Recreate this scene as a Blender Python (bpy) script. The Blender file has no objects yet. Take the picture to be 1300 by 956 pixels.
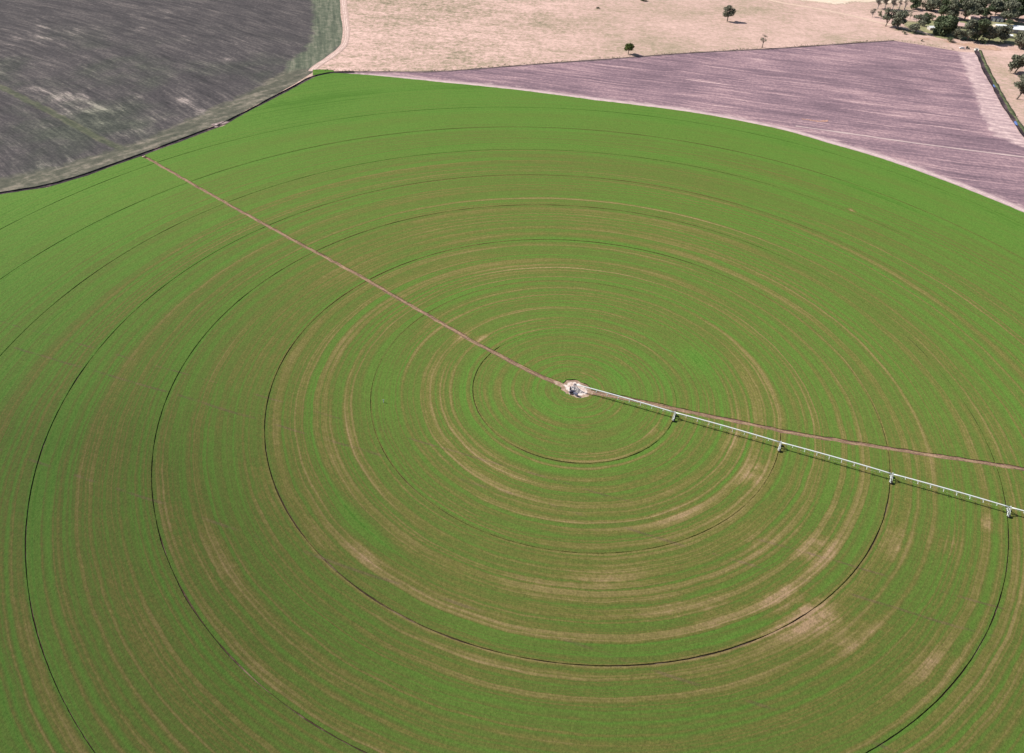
import bpy, bmesh, math, random
from math import radians as R, sin, cos, pi, hypot, atan2
from mathutils import Vector, Matrix, noise as mnoise

random.seed(7)
S = bpy.context.scene
C = S.collection

# ------------------------------------------------------------------ camera
CAM = Vector((-30.73, -295.0, 250.0))
F = 1028.76 / 1300.0                      # focal length in picture widths
PITCH, ROLL = R(36.985), R(2.741)
cd = bpy.data.cameras.new('camera'); cam = bpy.data.objects.new('camera', cd); C.objects.link(cam)
cam.matrix_world = Matrix.Translation(CAM) @ Matrix.Rotation(pi/2 - PITCH, 4, 'X') @ Matrix.Rotation(ROLL, 4, 'Z')
cd.sensor_width = 36; cd.sensor_fit = 'HORIZONTAL'; cd.lens = 36 * F
cd.shift_y = -45.0 / 1300.0; cd.clip_start = 1; cd.clip_end = 30000
S.camera = cam

def G(x, y):
    """survey: where a sight line through picture point (x, y) meets the ground"""
    u = (x - 650) / 1028.76; v = -(y - 433) / 1028.76
    c, s = cos(ROLL), sin(ROLL); u, v = c*u - s*v, s*u + c*v
    cp, sp = cos(PITCH), sin(PITCH)
    dx, dy, dz = u, cp + v*sp, -sp + v*cp
    t = -CAM.z / dz
    return (CAM.x + dx*t, CAM.y + dy*t)

# ------------------------------------------------------------------ light
SUN_AZ, SUN_EL = R(164.0), R(40.0)        # where the sun stands (math angle from +X)
sd = Vector((cos(SUN_AZ)*cos(SUN_EL), sin(SUN_AZ)*cos(SUN_EL), sin(SUN_EL)))
ld = bpy.data.lights.new('sun', 'SUN'); lo = bpy.data.objects.new('sun', ld); C.objects.link(lo)
ld.energy = 4.6; ld.angle = R(0.53); ld.color = (1.0, 0.955, 0.88)
lo.rotation_mode = 'QUATERNION'; lo.rotation_quaternion = (-sd).to_track_quat('-Z', 'Y'); lo.location = (0, 0, 400)
W = bpy.data.worlds.new('World'); S.world = W; W.use_nodes = True
wn = W.node_tree; bg = wn.nodes['Background']; sky = wn.nodes.new('ShaderNodeTexSky')
sky.sky_type = 'NISHITA'; sky.sun_disc = False; sky.sun_elevation = SUN_EL
sky.sun_rotation = atan2(sd.x, sd.y); sky.altitude = 300; sky.dust_density = 1.6
wn.links.new(sky.outputs[0], bg.inputs[0]); bg.inputs[1].default_value = 0.068
S.view_settings.view_transform = 'Standard'; S.view_settings.look = 'None'
S.view_settings.gamma = 1; S.view_settings.exposure = 0.47; S.view_settings.use_curve_mapping = False
S.cycles.max_bounces = 4

# ------------------------------------------------------------------ node helper
class NT:
    def __init__(s, name, rough=0.9, spec=0.15):
        s.m = bpy.data.materials.new(name); s.m.use_nodes = True
        s.t = s.m.node_tree; s.b = s.t.nodes['Principled BSDF']
        s.b.inputs['Roughness'].default_value = rough
        s.b.inputs['Specular IOR Level'].default_value = spec
    def n(s, k): return s.t.nodes.new(k)
    def put(s, sock, v):
        if isinstance(v, bpy.types.NodeSocket): s.t.links.new(v, sock)
        elif isinstance(v, (tuple, list)):
            sock.default_value = tuple(v) + (1,) if len(v) == 3 and len(sock.default_value) == 4 else v
        else: sock.default_value = v
    def math(s, op, a, b=None, clamp=False):
        n = s.n('ShaderNodeMath'); n.operation = op; n.use_clamp = clamp
        s.put(n.inputs[0], a)
        if b is not None: s.put(n.inputs[1], b)
        return n.outputs[0]
    def add(s, *a):
        o = a[0]
        for q in a[1:]: o = s.math('ADD', o, q)
        return o
    def mul(s, a, b): return s.math('MULTIPLY', a, b)
    def pos(s):
        n = s.n('ShaderNodeTexCoord'); return n.outputs['Object']
    def uv(s):
        n = s.n('ShaderNodeTexCoord'); return n.outputs['UV']
    def sep(s, v):
        n = s.n('ShaderNodeSeparateXYZ'); s.put(n.inputs[0], v); return n.outputs
    def comb(s, x, y, z):
        n = s.n('ShaderNodeCombineXYZ')
        for i, q in enumerate((x, y, z)): s.put(n.inputs[i], q)
        return n.outputs[0]
    def noise(s, vec, scale=1.0, detail=3.0, rough=0.55):
        n = s.n('ShaderNodeTexNoise'); s.put(n.inputs['Vector'], vec)
        n.inputs['Scale'].default_value = scale; n.inputs['Detail'].default_value = detail
        n.inputs['Roughness'].default_value = rough
        return n.outputs[0]
    def nz(s, vec, scale, detail, amp, rough=0.55):          # centred noise times amp
        return s.mul(s.math('SUBTRACT', s.noise(vec, scale, detail, rough), 0.5), amp)
    def ramp(s, f, stops):
        n = s.n('ShaderNodeValToRGB'); s.put(n.inputs[0], f); e = n.color_ramp.elements
        while len(e) < len(stops): e.new(0.5)
        for q, (p, c) in zip(e, stops): q.position = p; q.color = tuple(c) + (1,)
        return n.outputs[0]
    def mix(s, f, a, b, mode='MIX'):
        n = s.n('ShaderNodeMix'); n.data_type = 'RGBA'; n.blend_type = mode
        s.put(n.inputs[0], f); s.put(n.inputs[6], a); s.put(n.inputs[7], b); return n.outputs[2]
    def scale(s, col, f):
        n = s.n('ShaderNodeVectorMath'); n.operation = 'SCALE'; s.put(n.inputs[0], col); s.put(n.inputs[3], f); return n.outputs[0]
    def smooth(s, v, a, b):
        n = s.n('ShaderNodeMapRange'); n.interpolation_type = 'SMOOTHSTEP'; s.put(n.inputs[0], v)
        n.inputs[1].default_value = a; n.inputs[2].default_value = b; return n.outputs[0]
    def attr(s, name):
        n = s.n('ShaderNodeAttribute'); n.attribute_name = name; return n.outputs['Fac']
    def bump(s, h, dist, strength=1.0):
        n = s.n('ShaderNodeBump'); s.put(n.inputs['Height'], h); n.inputs['Distance'].default_value = dist
        n.inputs['Strength'].default_value = strength; s.t.links.new(n.outputs[0], s.b.inputs['Normal'])
    def out(s, col): s.put(s.b.inputs['Base Color'], col); return s.m
    def rot(s, ang):
        """object coordinates along / across a ground direction"""
        p = s.sep(s.pos()); c, q = cos(ang), sin(ang)
        return (s.add(s.mul(p[0], c), s.mul(p[1], q)), s.add(s.mul(p[0], -q), s.mul(p[1], c)))

def mat_plain(name, col, rough=0.6, metal=0.0, var=0.12, sc=2.0, spec=0.3):
    m = NT(name, rough, spec); m.b.inputs['Metallic'].default_value = metal
    f = m.add(1.0, m.nz(m.pos(), sc, 4, var * 3))
    return m.out(m.scale(col, f))

# ------------------------------------------------------------------ materials
def mat_crop():
    m = NT('crop_leaf', 0.85, 0.1)
    p = m.sep(m.pos()); x, y = p[0], p[1]
    r = m.math('SQRT', m.add(m.mul(x, x), m.mul(y, y)))
    c, s = m.math('DIVIDE', x, r), m.math('DIVIDE', y, r)
    wob = m.nz(m.pos(), 0.05, 2, 1.6)
    rw = m.add(r, wob)
    def pol(a, f, k=0.0): return m.comb(m.add(m.mul(c, a), k), m.mul(s, a), m.mul(rw, f))
    fine = m.nz(pol(0.36, 0.62), 1, 0, 0.74)                    # every sprinkler leaves its ring
    fine2 = m.nz(pol(0.50, 0.30, 3.0), 1, 1, 0.38)
    thin = m.nz(pol(0.9, 1.25, 6.0), 1, 1, 0.70)
    mid = m.nz(pol(1.3, 0.085, 7.0), 1, 3, 0.22)
    broad = m.nz(pol(1.3, 0.030), 1, 2, 0.28)
    patch = m.nz(m.pos(), 0.018, 5, 0.32, 0.6)
    small = m.nz(m.pos(), 0.30, 4, 0.22, 0.65)
    arc = m.smooth(m.noise(pol(0.45, 0.24, 5.0), 1, 1), 0.63, 0.72)
    arc = m.mul(arc, m.smooth(m.noise(pol(1.6, 0.012), 1, 2), 0.38, 0.60))
    scald = m.smooth(m.noise(pol(3.0, 0.10, 9.0), 1, 4, 0.65), 0.60, 0.74)  # thin patches stretched along the rings
    bare = m.mul(m.attr('bare'), m.add(1.15, m.nz(m.pos(), 0.16, 5, 4.2, 0.75), m.nz(pol(4.0, 0.5), 1, 2, 1.6)))
    fade = m.smooth(r, 370, 235)
    band = m.mul(m.add(fine, fine2, thin, mid, broad, m.mul(arc, 0.06), m.mul(scald, 0.07)), m.add(m.mul(fade, 0.46), 0.42))
    al, ac = m.rot(R(-18.0))
    lines = None
    for q, w in LINES:                                          # straight machinery lines pressed into the crop
        d = m.math('ABSOLUTE', m.add(ac, -q, m.nz(m.pos(), 0.03, 1, 2.2)))
        l = m.smooth(d, w, w * 0.3)
        lines = l if lines is None else m.math('MAXIMUM', lines, l)
    lines = m.mul(lines, m.smooth(m.noise(m.pos(), 0.06, 3), 0.44, 0.60))
    rows = m.nz(m.comb(m.mul(al, 0.03), m.mul(ac, 1.2), 0.0), 1, 2, 0.22)
    dry = m.add(m.attr('dryness'), bare, band, patch, small, m.mul(lines, 0.13), rows)
    col = m.ramp(dry, [(0.0, (0.070, 0.158, 0.020)), (0.14, (0.097, 0.194, 0.030)), (0.28, (0.104, 0.180, 0.030)), (0.46, (0.112, 0.145, 0.031)),
                       (0.58, (0.150, 0.145, 0.037)), (0.78, (0.235, 0.184, 0.072)), (1.0, (0.37, 0.25, 0.145))])
    col = m.scale(col, m.add(1.0, m.mul(m.attr('deep'), -0.42)))     # painted lens falloff: crop colour darkened to the south west and south
    col = m.mix(m.mul(lines, 0.45), col, (0.085, 0.070, 0.040))
    sp = m.add(1.0, m.nz(m.pos(), 1.2, 2, 1.05, 0.8))
    m.bump(m.add(m.noise(m.pos(), 1.3, 3, 0.7), m.mul(fine, 0.6)), 0.35, 0.55)
    return m.out(m.scale(col, sp))

def mat_soil(name, a, b, c, sc=0.4):
    m = NT(name, 0.95, 0.05)
    f = m.add(m.noise(m.pos(), sc, 5, 0.65), m.nz(m.pos(), 0.04, 3, 0.8))
    m.bump(m.noise(m.pos(), 2.0, 4, 0.7), 0.15, 0.5)
    return m.out(m.ramp(f, [(0.3, a), (0.52, b), (0.74, c)]))

def mat_pasture():
    m = NT('dry_pasture', 0.95, 0.05)
    al, ac = m.rot(R(-6.0))
    st = m.nz(m.comb(m.mul(al, 0.045), m.mul(ac, 0.075), 0.0), 1, 5, 0.9, 0.75)
    tuft = m.nz(m.pos(), 0.20, 6, 1.9, 0.85)
    big = m.nz(m.pos(), 0.007, 4, 1.1)
    west = m.smooth(m.sep(m.pos())[0], 120, -120)
    f = m.add(0.56, m.mul(m.add(st, tuft), m.add(0.75, m.mul(west, 0.75))), big)
    col = m.ramp(f, [(0.08, (0.20, 0.175, 0.12)), (0.36, (0.36, 0.285, 0.205)), (0.60, (0.520, 0.358, 0.304)), (0.92, (0.70, 0.49, 0.425))])
    m.bump(m.noise(m.pos(), 0.5, 4, 0.7), 0.4, 0.5)
    return m.out(col)

def mat_fallow():
    m = NT('fallow_soil', 0.95, 0.05)
    al, ac = m.rot(R(-38.0))
    w = m.nz(m.pos(), 0.015, 3, 10)
    a5 = m.add(al, 520.0); acw = m.add(ac, w, m.mul(m.mul(a5, a5), 0.00045))
    st = m.nz(m.comb(m.mul(al, 0.030), m.mul(acw, 0.26), 0.0), 1, 5, 1.20, 0.78)
    st2 = m.nz(m.comb(m.mul(al, 0.016), m.mul(acw, 0.065), 3.0), 1, 3, 0.6)
    pst = m.noise(m.comb(m.mul(al, 0.026), m.mul(acw, 0.13), 4.0), 1, 4, 0.7)
    pale = m.mul(m.smooth(m.add(m.noise(m.comb(m.mul(al, 0.012), m.mul(ac, 0.022), 0.0), 1, 5, 0.7), m.attr('pale'), m.mul(m.math('SUBTRACT', pst, 0.5), 1.1)), 0.56, 1.04), 0.56)
    spk = m.nz(m.pos(), 0.4, 5, 0.95, 0.75)
    gr = m.mul(m.smooth(m.noise(m.pos(), 0.012, 4), 0.44, 0.66), m.smooth(m.sep(m.pos())[1], 560, 380))
    f = m.add(0.42, st, st2, spk, pale)
    col = m.ramp(f, [(0.05, (0.038, 0.036, 0.039)), (0.42, (0.082, 0.074, 0.076)), (0.68, (0.152, 0.132, 0.126)), (1.0, (0.36, 0.30, 0.275))])
    g1 = m.add(0.5, m.nz(m.pos(), 0.16, 5, 1.3, 0.75))
    def weeds(a, ang, along, across):
        l2, c2 = m.rot(ang)
        q = m.add(g1, m.nz(m.comb(m.mul(l2, along), m.mul(c2, across), 2.0), 1, 4, 1.5, 0.65))
        return m.ramp(q, [(0.12, a[0]), (0.5, a[1]), (0.9, a[2])])
    wa = weeds(((0.060, 0.072, 0.056), (0.125, 0.140, 0.100), (0.25, 0.235, 0.18)), R(-77), 0.015, 0.20)
    wb = weeds(((0.060, 0.066, 0.050), (0.125, 0.122, 0.092), (0.31, 0.265, 0.21)), R(52), 0.03, 0.12)
    wc = weeds(((0.055, 0.062, 0.045), (0.098, 0.108, 0.068), (0.20, 0.18, 0.13)), R(-38), 0.03, 0.3)
    n = m.add(m.nz(m.pos(), 0.07, 5, 1.3, 0.75), 0.0)
    def msk(a): return m.smooth(m.add(m.attr(a), m.mul(n, m.mul(4.0, m.mul(m.attr(a), m.math('SUBTRACT', 1.05, m.attr(a)))))), 0.25, 0.75)
    col = m.mix(m.mul(gr, 0.75), col, m.mix(1.0, col, (0.80, 1.0, 0.78), 'MULTIPLY'))
    col = m.mix(m.mul(msk('line'), 0.8), col, wc); col = m.mix(m.mul(msk('head'), 0.9), col, wb); col = m.mix(msk('verge'), col, wa)
    m.bump(m.add(st, m.noise(m.pos(), 1.0, 3)), 0.3, 0.6)
    return m.out(col)

def mat_plough():
    m = NT('ploughed_soil', 0.95, 0.05)
    al, ac = m.rot(R(-13.5))
    w = m.nz(m.pos(), 0.012, 3, 14)
    acw = m.add(ac, w)
    st = m.nz(m.comb(m.mul(al, 0.016), m.mul(acw, 0.30), 0.0), 1, 4, 1.30, 0.68)
    st2 = m.nz(m.comb(m.mul(al, 0.009), m.mul(acw, 0.06), 5.0), 1, 3, 0.75)
    lite = m.mul(m.smooth(m.noise(m.comb(m.mul(al, 0.010), m.mul(acw, 0.26), 9.0), 1, 2), 0.58, 0.74), 0.34)
    spk = m.nz(m.pos(), 0.35, 5, 1.1, 0.75)
    blot = m.nz(m.pos(), 0.014, 5, 0.75, 0.6)
    f = m.add(0.40, st, st2, spk, lite, blot)
    col = m.ramp(f, [(0.02, (0.128, 0.090, 0.112)), (0.38, (0.240, 0.160, 0.188)), (0.64, (0.385, 0.254, 0.272)), (1.0, (0.68, 0.48, 0.46))])
    n = m.nz(m.pos(), 0.07, 5, 1.3, 0.75); b = m.math('MAXIMUM', m.attr('bare'), m.mul(m.attr('edge'), 0.62))
    l2, c2 = m.rot(R(-14))
    q = m.add(0.46, m.nz(m.pos(), 0.14, 6, 2.0, 0.8), m.nz(m.comb(m.mul(l2, 0.04), m.mul(c2, 0.25), 0.0), 1, 4, 1.5))
    bare = m.ramp(q, [(0.1, (0.33, 0.235, 0.25)), (0.5, (0.50, 0.36, 0.36)), (0.9, (0.72, 0.55, 0.52))])
    mk = m.smooth(m.add(b, m.mul(n, m.mul(4.0, m.mul(b, m.math('SUBTRACT', 1.05, b))))), 0.25, 0.75)
    col = m.mix(mk, col, bare)
    m.bump(m.add(st, m.noise(m.pos(), 1.0, 3)), 0.3, 0.6)
    return m.out(col)

def mat_strip(name, edge, mid, rut, w, ruts=True, amp=0.9):
    """a track: UV x = metres across, y = metres along; wheel ruts either side of a crown"""
    m = NT(name, 0.95, 0.05)
    u = m.sep(m.uv()); ux = m.add(u[0], m.nz(m.pos(), 0.08, 2, 0.9)); d = m.math('ABSOLUTE', ux)
    n1 = m.nz(m.comb(m.mul(u[0], 0.8), m.mul(u[1], 0.10), 0.0), 1, 4, amp, 0.7)
    n2 = m.nz(m.pos(), 0.9, 4, amp * 0.8, 0.75)
    col = m.mix(m.smooth(d, w * 0.32, w * 0.52), mid, edge)
    if ruts:
        rt = m.smooth(m.math('ABSOLUTE', m.add(d, -0.95)), 0.55, 0.15)
        col = m.mix(m.mul(rt, m.smooth(m.noise(m.pos(), 0.15, 3), 0.3, 0.6)), col, rut)
    col = m.scale(col, m.add(1.0, n1, n2))
    m.bump(m.noise(m.pos(), 1.5, 4, 0.7), 0.2, 0.5)
    return m.out(col)

def mat_weeds(name, a, b, c, ang, sc=0.3, along=0.02):
    m = NT(name, 0.9, 0.05)
    al, ac = m.rot(ang)
    f = m.add(0.5, m.nz(m.comb(m.mul(al, along), m.mul(ac, sc), 0.0), 1, 4, 1.3, 0.65), m.nz(m.pos(), 0.2, 5, 0.9, 0.7))
    m.bump(m.noise(m.pos(), 0.9, 4, 0.7), 0.4, 0.6)
    return m.out(m.ramp(f, [(0.15, a), (0.5, b), (0.88, c)]))

def mat_leaf(name, col, var=0.5):
    m = NT(name, 0.7, 0.2)
    f = m.add(1.0, m.nz(m.pos(), 0.35, 3, 1.5), m.nz(m.pos(), 2.5, 2, var))
    return m.out(m.scale(col, f))

LINES = []
def line_c(px):
    x, y = px; gx, gy = G(x, y); a = R(-18.0); return -gx*sin(a) + gy*cos(a)
LINES = [(line_c((429, 716)), 0.9), (line_c((520, 590)), 0.9), (line_c((1190, 750)), 0.7)]

# ------------------------------------------------------------------ object helpers
def tag(o, label=None, cat=None, group=None, kind=None):
    if label: o['label'] = label
    if cat: o['category'] = cat
    if group: o['group'] = group
    if kind: o['kind'] = kind
    return o
def mobj(name, bm, mat, parent=None, smooth=False):
    me = bpy.data.meshes.new(name); bm.to_mesh(me); bm.free(); me.materials.append(mat)
    if smooth:
        for f in me.polygons: f.use_smooth = True
    o = bpy.data.objects.new(name, me); C.objects.link(o)
    if parent: o.parent = parent
    return o
def empty(name, loc, rz=0.0):
    o = bpy.data.objects.new(name, None); C.objects.link(o); o.location = loc; o.rotation_euler = (0, 0, rz)
    o.empty_display_size = 1; return o
def box(bm, c, s, rot=None):
    g = bmesh.ops.create_cube(bm, size=1.0)['verts']
    M = Matrix.Translation(c) @ (rot or Matrix()) @ Matrix.Diagonal((s[0], s[1], s[2], 1))
    bmesh.ops.transform(bm, matrix=M, verts=g); return g
def tube(bm, a, b, r, r2=None, n=8):
    a, b = Vector(a), Vector(b); d = b - a
    g = bmesh.ops.create_cone(bm, cap_ends=True, segments=n, radius1=r, radius2=r if r2 is None else r2, depth=d.length)['verts']
    q = d.to_track_quat('Z', 'Y').to_matrix().to_4x4()
    bmesh.ops.transform(bm, matrix=Matrix.Translation((a + b) / 2) @ q, verts=g); return g
def prism(bm, pts, y0, y1):
    """extrude an (x, z) outline along y"""
    n = len(pts); A = [bm.verts.new((p[0], y0, p[1])) for p in pts]; B = [bm.verts.new((p[0], y1, p[1])) for p in pts]
    bm.faces.new(A); bm.faces.new(B[::-1])
    for i in range(n): bm.faces.new((A[(i+1) % n], A[i], B[i], B[(i+1) % n]))
    bmesh.ops.recalc_face_normals(bm, faces=bm.faces)

def resample(pts, step):
    out = [Vector(pts[0])]
    for a, b in zip(pts, pts[1:]):
        a, b = Vector(a), Vector(b); n = max(1, int((b - a).length / step))
        for i in range(1, n + 1): out.append(a.lerp(b, i / n))
    return out
def sm(pts, k=2):
    pts = [Vector(p) for p in pts]
    for _ in range(k):
        q = [pts[0]]
        for a, b in zip(pts, pts[1:]): q += [a.lerp(b, .25), a.lerp(b, .75)]
        q.append(pts[-1]); pts = q
    return pts

def sheet(name, px, z, mat, jit=2.0, step=8.0, seed=0.0, world=False, grid=False):
    pts = [Vector(p if world else G(*p)) for p in px]
    ring = resample(pts + [pts[0]], step)[:-1]
    bm = bmesh.new(); vs = []
    for p in ring:
        n = mnoise.noise_vector((p.x * 0.045, p.y * 0.045, seed)) * jit + mnoise.noise_vector((p.x * 0.2, p.y * 0.2, seed + 5)) * jit * 0.4
        vs.append(bm.verts.new((p.x + n.x, p.y + n.y, z)))
    f = bm.faces.new(vs); bm.normal_update()
    if f.normal.z < 0: f.normal_flip()
    bmesh.ops.triangulate(bm, faces=[f])
    return mobj(name, bm, mat)

def soften(mat, amp=1.4, sc=0.12):
    """ragged, thinning border: cover fades out through the 'cover' attribute"""
    t = mat.node_tree; m = NT.__new__(NT); m.m = mat; m.t = t; m.b = t.nodes['Principled BSDF']
    a = m.attr('cover'); k = m.add(a, m.mul(m.nz(m.pos(), sc, 5, amp, 0.75), m.mul(4.0, m.mul(a, m.math('SUBTRACT', 1.0, a)))))
    m.t.links.new(m.smooth(k, 0.30, 0.70), m.b.inputs['Alpha']); return mat
def soft_sheet(name, px, z, mat, width=5.0, jit=2.0, step=5.0, seed=0.0):
    """a ground patch whose cover thins out towards its border"""
    pts = [Vector(G(*p)) for p in px]; c = sum(pts, Vector((0, 0))) / len(pts)
    pts = [p + (p - c).normalized() * width * .35 for p in pts]
    o = sheet(name, pts, z, mat, jit, step, seed, world=True)
    out = [v.co.xy.copy() for v in o.data.vertices]
    me = refine(o, max(.7, width * .45)); at = me.attributes.new('cover', 'FLOAT', 'POINT')
    for v in me.vertices:
        d = min(segd(a, b, v.co.xy) for a, b in zip(out, out[1:] + out[:1])); at.data[v.index].value = min(1, d / width)
    return o
def refine(o, size):
    me = o.data; bm = bmesh.new(); bm.from_mesh(me)
    for _ in range(12):
        es = [e for e in bm.edges if e.calc_length() > size]
        if not es: break
        bmesh.ops.subdivide_edges(bm, edges=es, cuts=1)
        bmesh.ops.triangulate(bm, faces=[f for f in bm.faces if len(f.verts) > 3])
    bm.to_mesh(me); bm.free(); return me
def inside(poly, p):
    c = False
    for a, b in zip(poly, poly[1:] + poly[:1]):
        if (a.y > p.y) != (b.y > p.y) and p.x < (b.x - a.x)*(p.y - a.y)/(b.y - a.y) + a.x: c = not c
    return c
def segd(a, b, p):
    d = b - a; t = max(0, min(1, (p - a).dot(d) / max(d.length_squared, 1e-9))); return (a + d*t - p).length
def polymask(me, name, px, soft):
    poly = [Vector(G(*q)) for q in px]; at = me.attributes.new(name, 'FLOAT', 'POINT')
    for v in me.vertices:
        p = v.co.xy; d = min(segd(a, b, p) for a, b in zip(poly, poly[1:] + poly[:1]))
        if not inside(poly, p): d = -d
        at.data[v.index].value = max(0, min(1, .5 + d/soft))
def linemask(me, name, lines, soft):
    at = me.attributes.new(name, 'FLOAT', 'POINT')
    for v in me.vertices:
        p = v.co.xy; best = 0
        for w, px in lines:
            for a, b in zip(px, px[1:]): best = max(best, min(1, max(0, .5 + (w - segd(Vector(a), Vector(b), p))/soft)))
        at.data[v.index].value = best

def strip(name, px, w, z, mat, profile=None, wj=0.15, seed=0.0, world=False, k=2):
    """a ribbon along a line; profile = [(across -1..1, height)] for banks and channels"""
    pts = sm([p if world else G(*p) for p in px], k)
    pts = resample(pts, 4.0)
    prof = profile or [(-1, 0), (1, 0)]
    bm = bmesh.new(); uvl = bm.loops.layers.uv.new('UVMap'); rows = []; L = 0
    for i, p in enumerate(pts):
        a = pts[max(0, i - 1)]; b = pts[min(len(pts) - 1, i + 1)]
        t = (b - a).normalized(); nrm = Vector((-t.y, t.x))
        if i: L += (p - pts[i - 1]).length
        ww = w * 0.5 * (1 + wj * 2 * mnoise.noise((p.x * .06, p.y * .06, seed)))
        off = nrm * (w * 0.12 * mnoise.noise((p.x * .03, p.y * .03, seed + 9)))
        rows.append([(bm.verts.new((p.x + off.x + nrm.x*ww*c, p.y + off.y + nrm.y*ww*c, z + h * (1 + .3*mnoise.noise((p.x*.1, p.y*.1, seed+3))))), c * w * .5, L) for c, h in prof])
    for ra, rb in zip(rows, rows[1:]):
        for j in range(len(prof) - 1):
            q = [ra[j + 1], ra[j], rb[j], rb[j + 1]]
            f = bm.faces.new([v[0] for v in q])
            for lp, v in zip(f.loops, q): lp[uvl].uv = (v[1], v[2])
    bm.normal_update()
    for f in bm.faces:
        if f.normal.z < 0: f.normal_flip()
    return mobj(name, bm, mat)

# ------------------------------------------------------------------ ground
bm = bmesh.new(); N = 16; ext = 7000
vs = [[bm.verts.new((-ext + 2*ext*i/N, -ext + 2*ext*j/N, 0)) for j in range(N + 1)] for i in range(N + 1)]
for i in range(N):
    for j in range(N): bm.faces.new((vs[i][j], vs[i+1][j], vs[i+1][j+1], vs[i][j+1]))
tag(mobj('ground', bm, mat_pasture()), 'pale dry grass pasture stretching away to the top of the view', 'ground', kind='structure')

# fallow field, top left
M_fallow = mat_fallow()
fp = [(-260, 290), (0, 244), (60, 235), (110, 220), (165, 200), (230, 176), (285, 155), (340, 126), (375, 106), (395, 93),
      (412, 76), (432, 60), (435, 40), (431, 0), (423, -90), (-500, -90)]
fo = sheet('fallow_field', fp, 0.05, M_fallow, 1.0, 14)
me = refine(fo, 6.5)
pale = me.attributes.new('pale', 'FLOAT', 'POINT')
PALE = [(40, 112, 16, .26), (75, 126, 16, .34), (100, 140, 14, .34), (125, 158, 13, .32), (150, 136, 12, .26), (178, 124, 9, .30), (232, 128, 9, .30), (70, 45, 40, .12), (25, 60, 30, .1),
        (200, 148, 16, .22), (168, 166, 12, .24), (255, 145, 14, .2), (300, 128, 14, .14), (290, 75, 7, .26), (178, 36, 7, .3), (207, 24, 6, .3), (250, 44, 22, .12), (385, 55, 14, .12), (90, 205, 14, .2), (10, 80, 18, .16)]
PALE = [(Vector(G(a, b)), s, k) for a, b, s, k in PALE]
for v in me.vertices:
    pale.data[v.index].value = sum(k * math.exp(-((v.co.xy - c).length / s) ** 2) for c, s, k in PALE)
tag(fo, 'dark grey fallow field with pale streaks in the top left corner', 'field', kind='structure')

polymask(me, 'verge', [(398, -90), (500, -90), (500, 40), (431, 58), (412, 75), (397, 89), (382, 87), (364, 92), (366, 80), (386, 64), (396, 50), (398, 30), (396, 0)], 16)
polymask(me, 'head', [(-260, 320), (0, 280), (70, 245), (200, 200), (300, 160), (393, 100), (393, 88), (376, 84), (352, 94), (330, 109), (290, 129), (250, 146), (210, 166), (165, 184), (120, 197), (70, 213), (0, 227), (-260, 270)], 18)
linemask(me, 'line', [(3.2, [G(*q) for q in ((-120, 60), (0, 110), (45, 132), (90, 156), (130, 178), (168, 195))]), (-.4, [G(*q) for q in ((38, 109), (80, 114), (130, 121), (165, 125))])], 5)

# ------------------------------------------------------------------ ploughed field, headland strip, ditch
pp = [(424, 92.4), (490, 91.6), (556, 91.5), (620, 86.6), (700, 80), (800, 73.5), (860, 68.5), (937, 64.3), (986, 62), (1060, 56.8), (1098, 54), (1135, 52),
      (1173, 57.5), (1220, 66), (1241, 67), (1252, 92), (1263, 112), (1276, 136), (1286, 154), (1300, 174), (1380, 240), (1500, 330), (1400, 330), (1300, 268), (1177, 220),
      (1054, 181), (938, 152), (877, 141), (754, 126), (620, 109), (509, 98)]
po = sheet('ploughed_field', pp, 0.05, mat_plough(), 0.8, 10, 3.0); pme = refine(po, 6.5)
polymask(pme, 'bare', [(1217, 66), (1260, 64), (1300, 130), (1400, 230), (1300, 188), (1262, 172), (1249, 150), (1239, 122), (1229, 96)], 12)
linemask(pme, 'edge', [(6.0, [G(*q) for q in ((440, 93), (509, 98), (620, 108), (754, 125), (877, 140), (938, 151), (1054, 179), (1177, 217), (1300, 266))]), (1.0, [G(*q) for q in ((620, 87.5), (700, 81), (800, 74), (937, 65), (1060, 58), (1135, 54), (1220, 68))])], 16)
tag(po, 'purplish ploughed field with long pale furrow stripes', 'field', kind='structure')
M_roadedge = mat_strip('pale_field_road', (0.37, 0.262, 0.285), (0.47, 0.345, 0.345), (0.74, 0.58, 0.56), 8.0)
tag(strip('field_road', [(468, 95), (509, 98.6), (565, 104.2), (620, 109.2), (690, 117.5), (754, 125.8), (815, 133), (877, 141.2), (938, 151.5), (1000, 164.5), (1054, 180), (1115, 197.5), (1177, 218.5), (1238, 242), (1300, 267), (1370, 300)], 8.5, 0.10, M_roadedge, seed=1.0, k=1),
    'pale dirt field road curving along the far edge of the green crop', 'road', kind='structure')
M_line = mat_strip('pale_wheeling', (0.36, 0.27, 0.28), (0.52, 0.40, 0.385), (0.6, 0.46, 0.44), 2.4, False)
tag(strip('wheeling', [(1010, 160), (1070, 168.5), (1170, 183), (1300, 199.5), (1400, 212)], 2.0, 0.085, M_line, wj=.4),
    'pale wheel line crossing the ploughed field near the crop', 'track', kind='structure')
M_orange = mat_soil('orange_soil', (0.40, 0.22, 0.17), (0.54, 0.31, 0.245), (0.68, 0.46, 0.39), 0.6)
tag(soft_sheet('orange_soil', [(1004, 148.8), (1020, 150.4), (1038, 153), (1049, 151.5), (1053, 153), (1050, 155.3), (1038, 155.3), (1020, 152.2)], 0.13, soften(M_orange, 2.4, .25), 2.6, 1.0, 3, 7.0),
    'orange bare soil patch beside the field road', 'soil', kind='structure')

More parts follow.
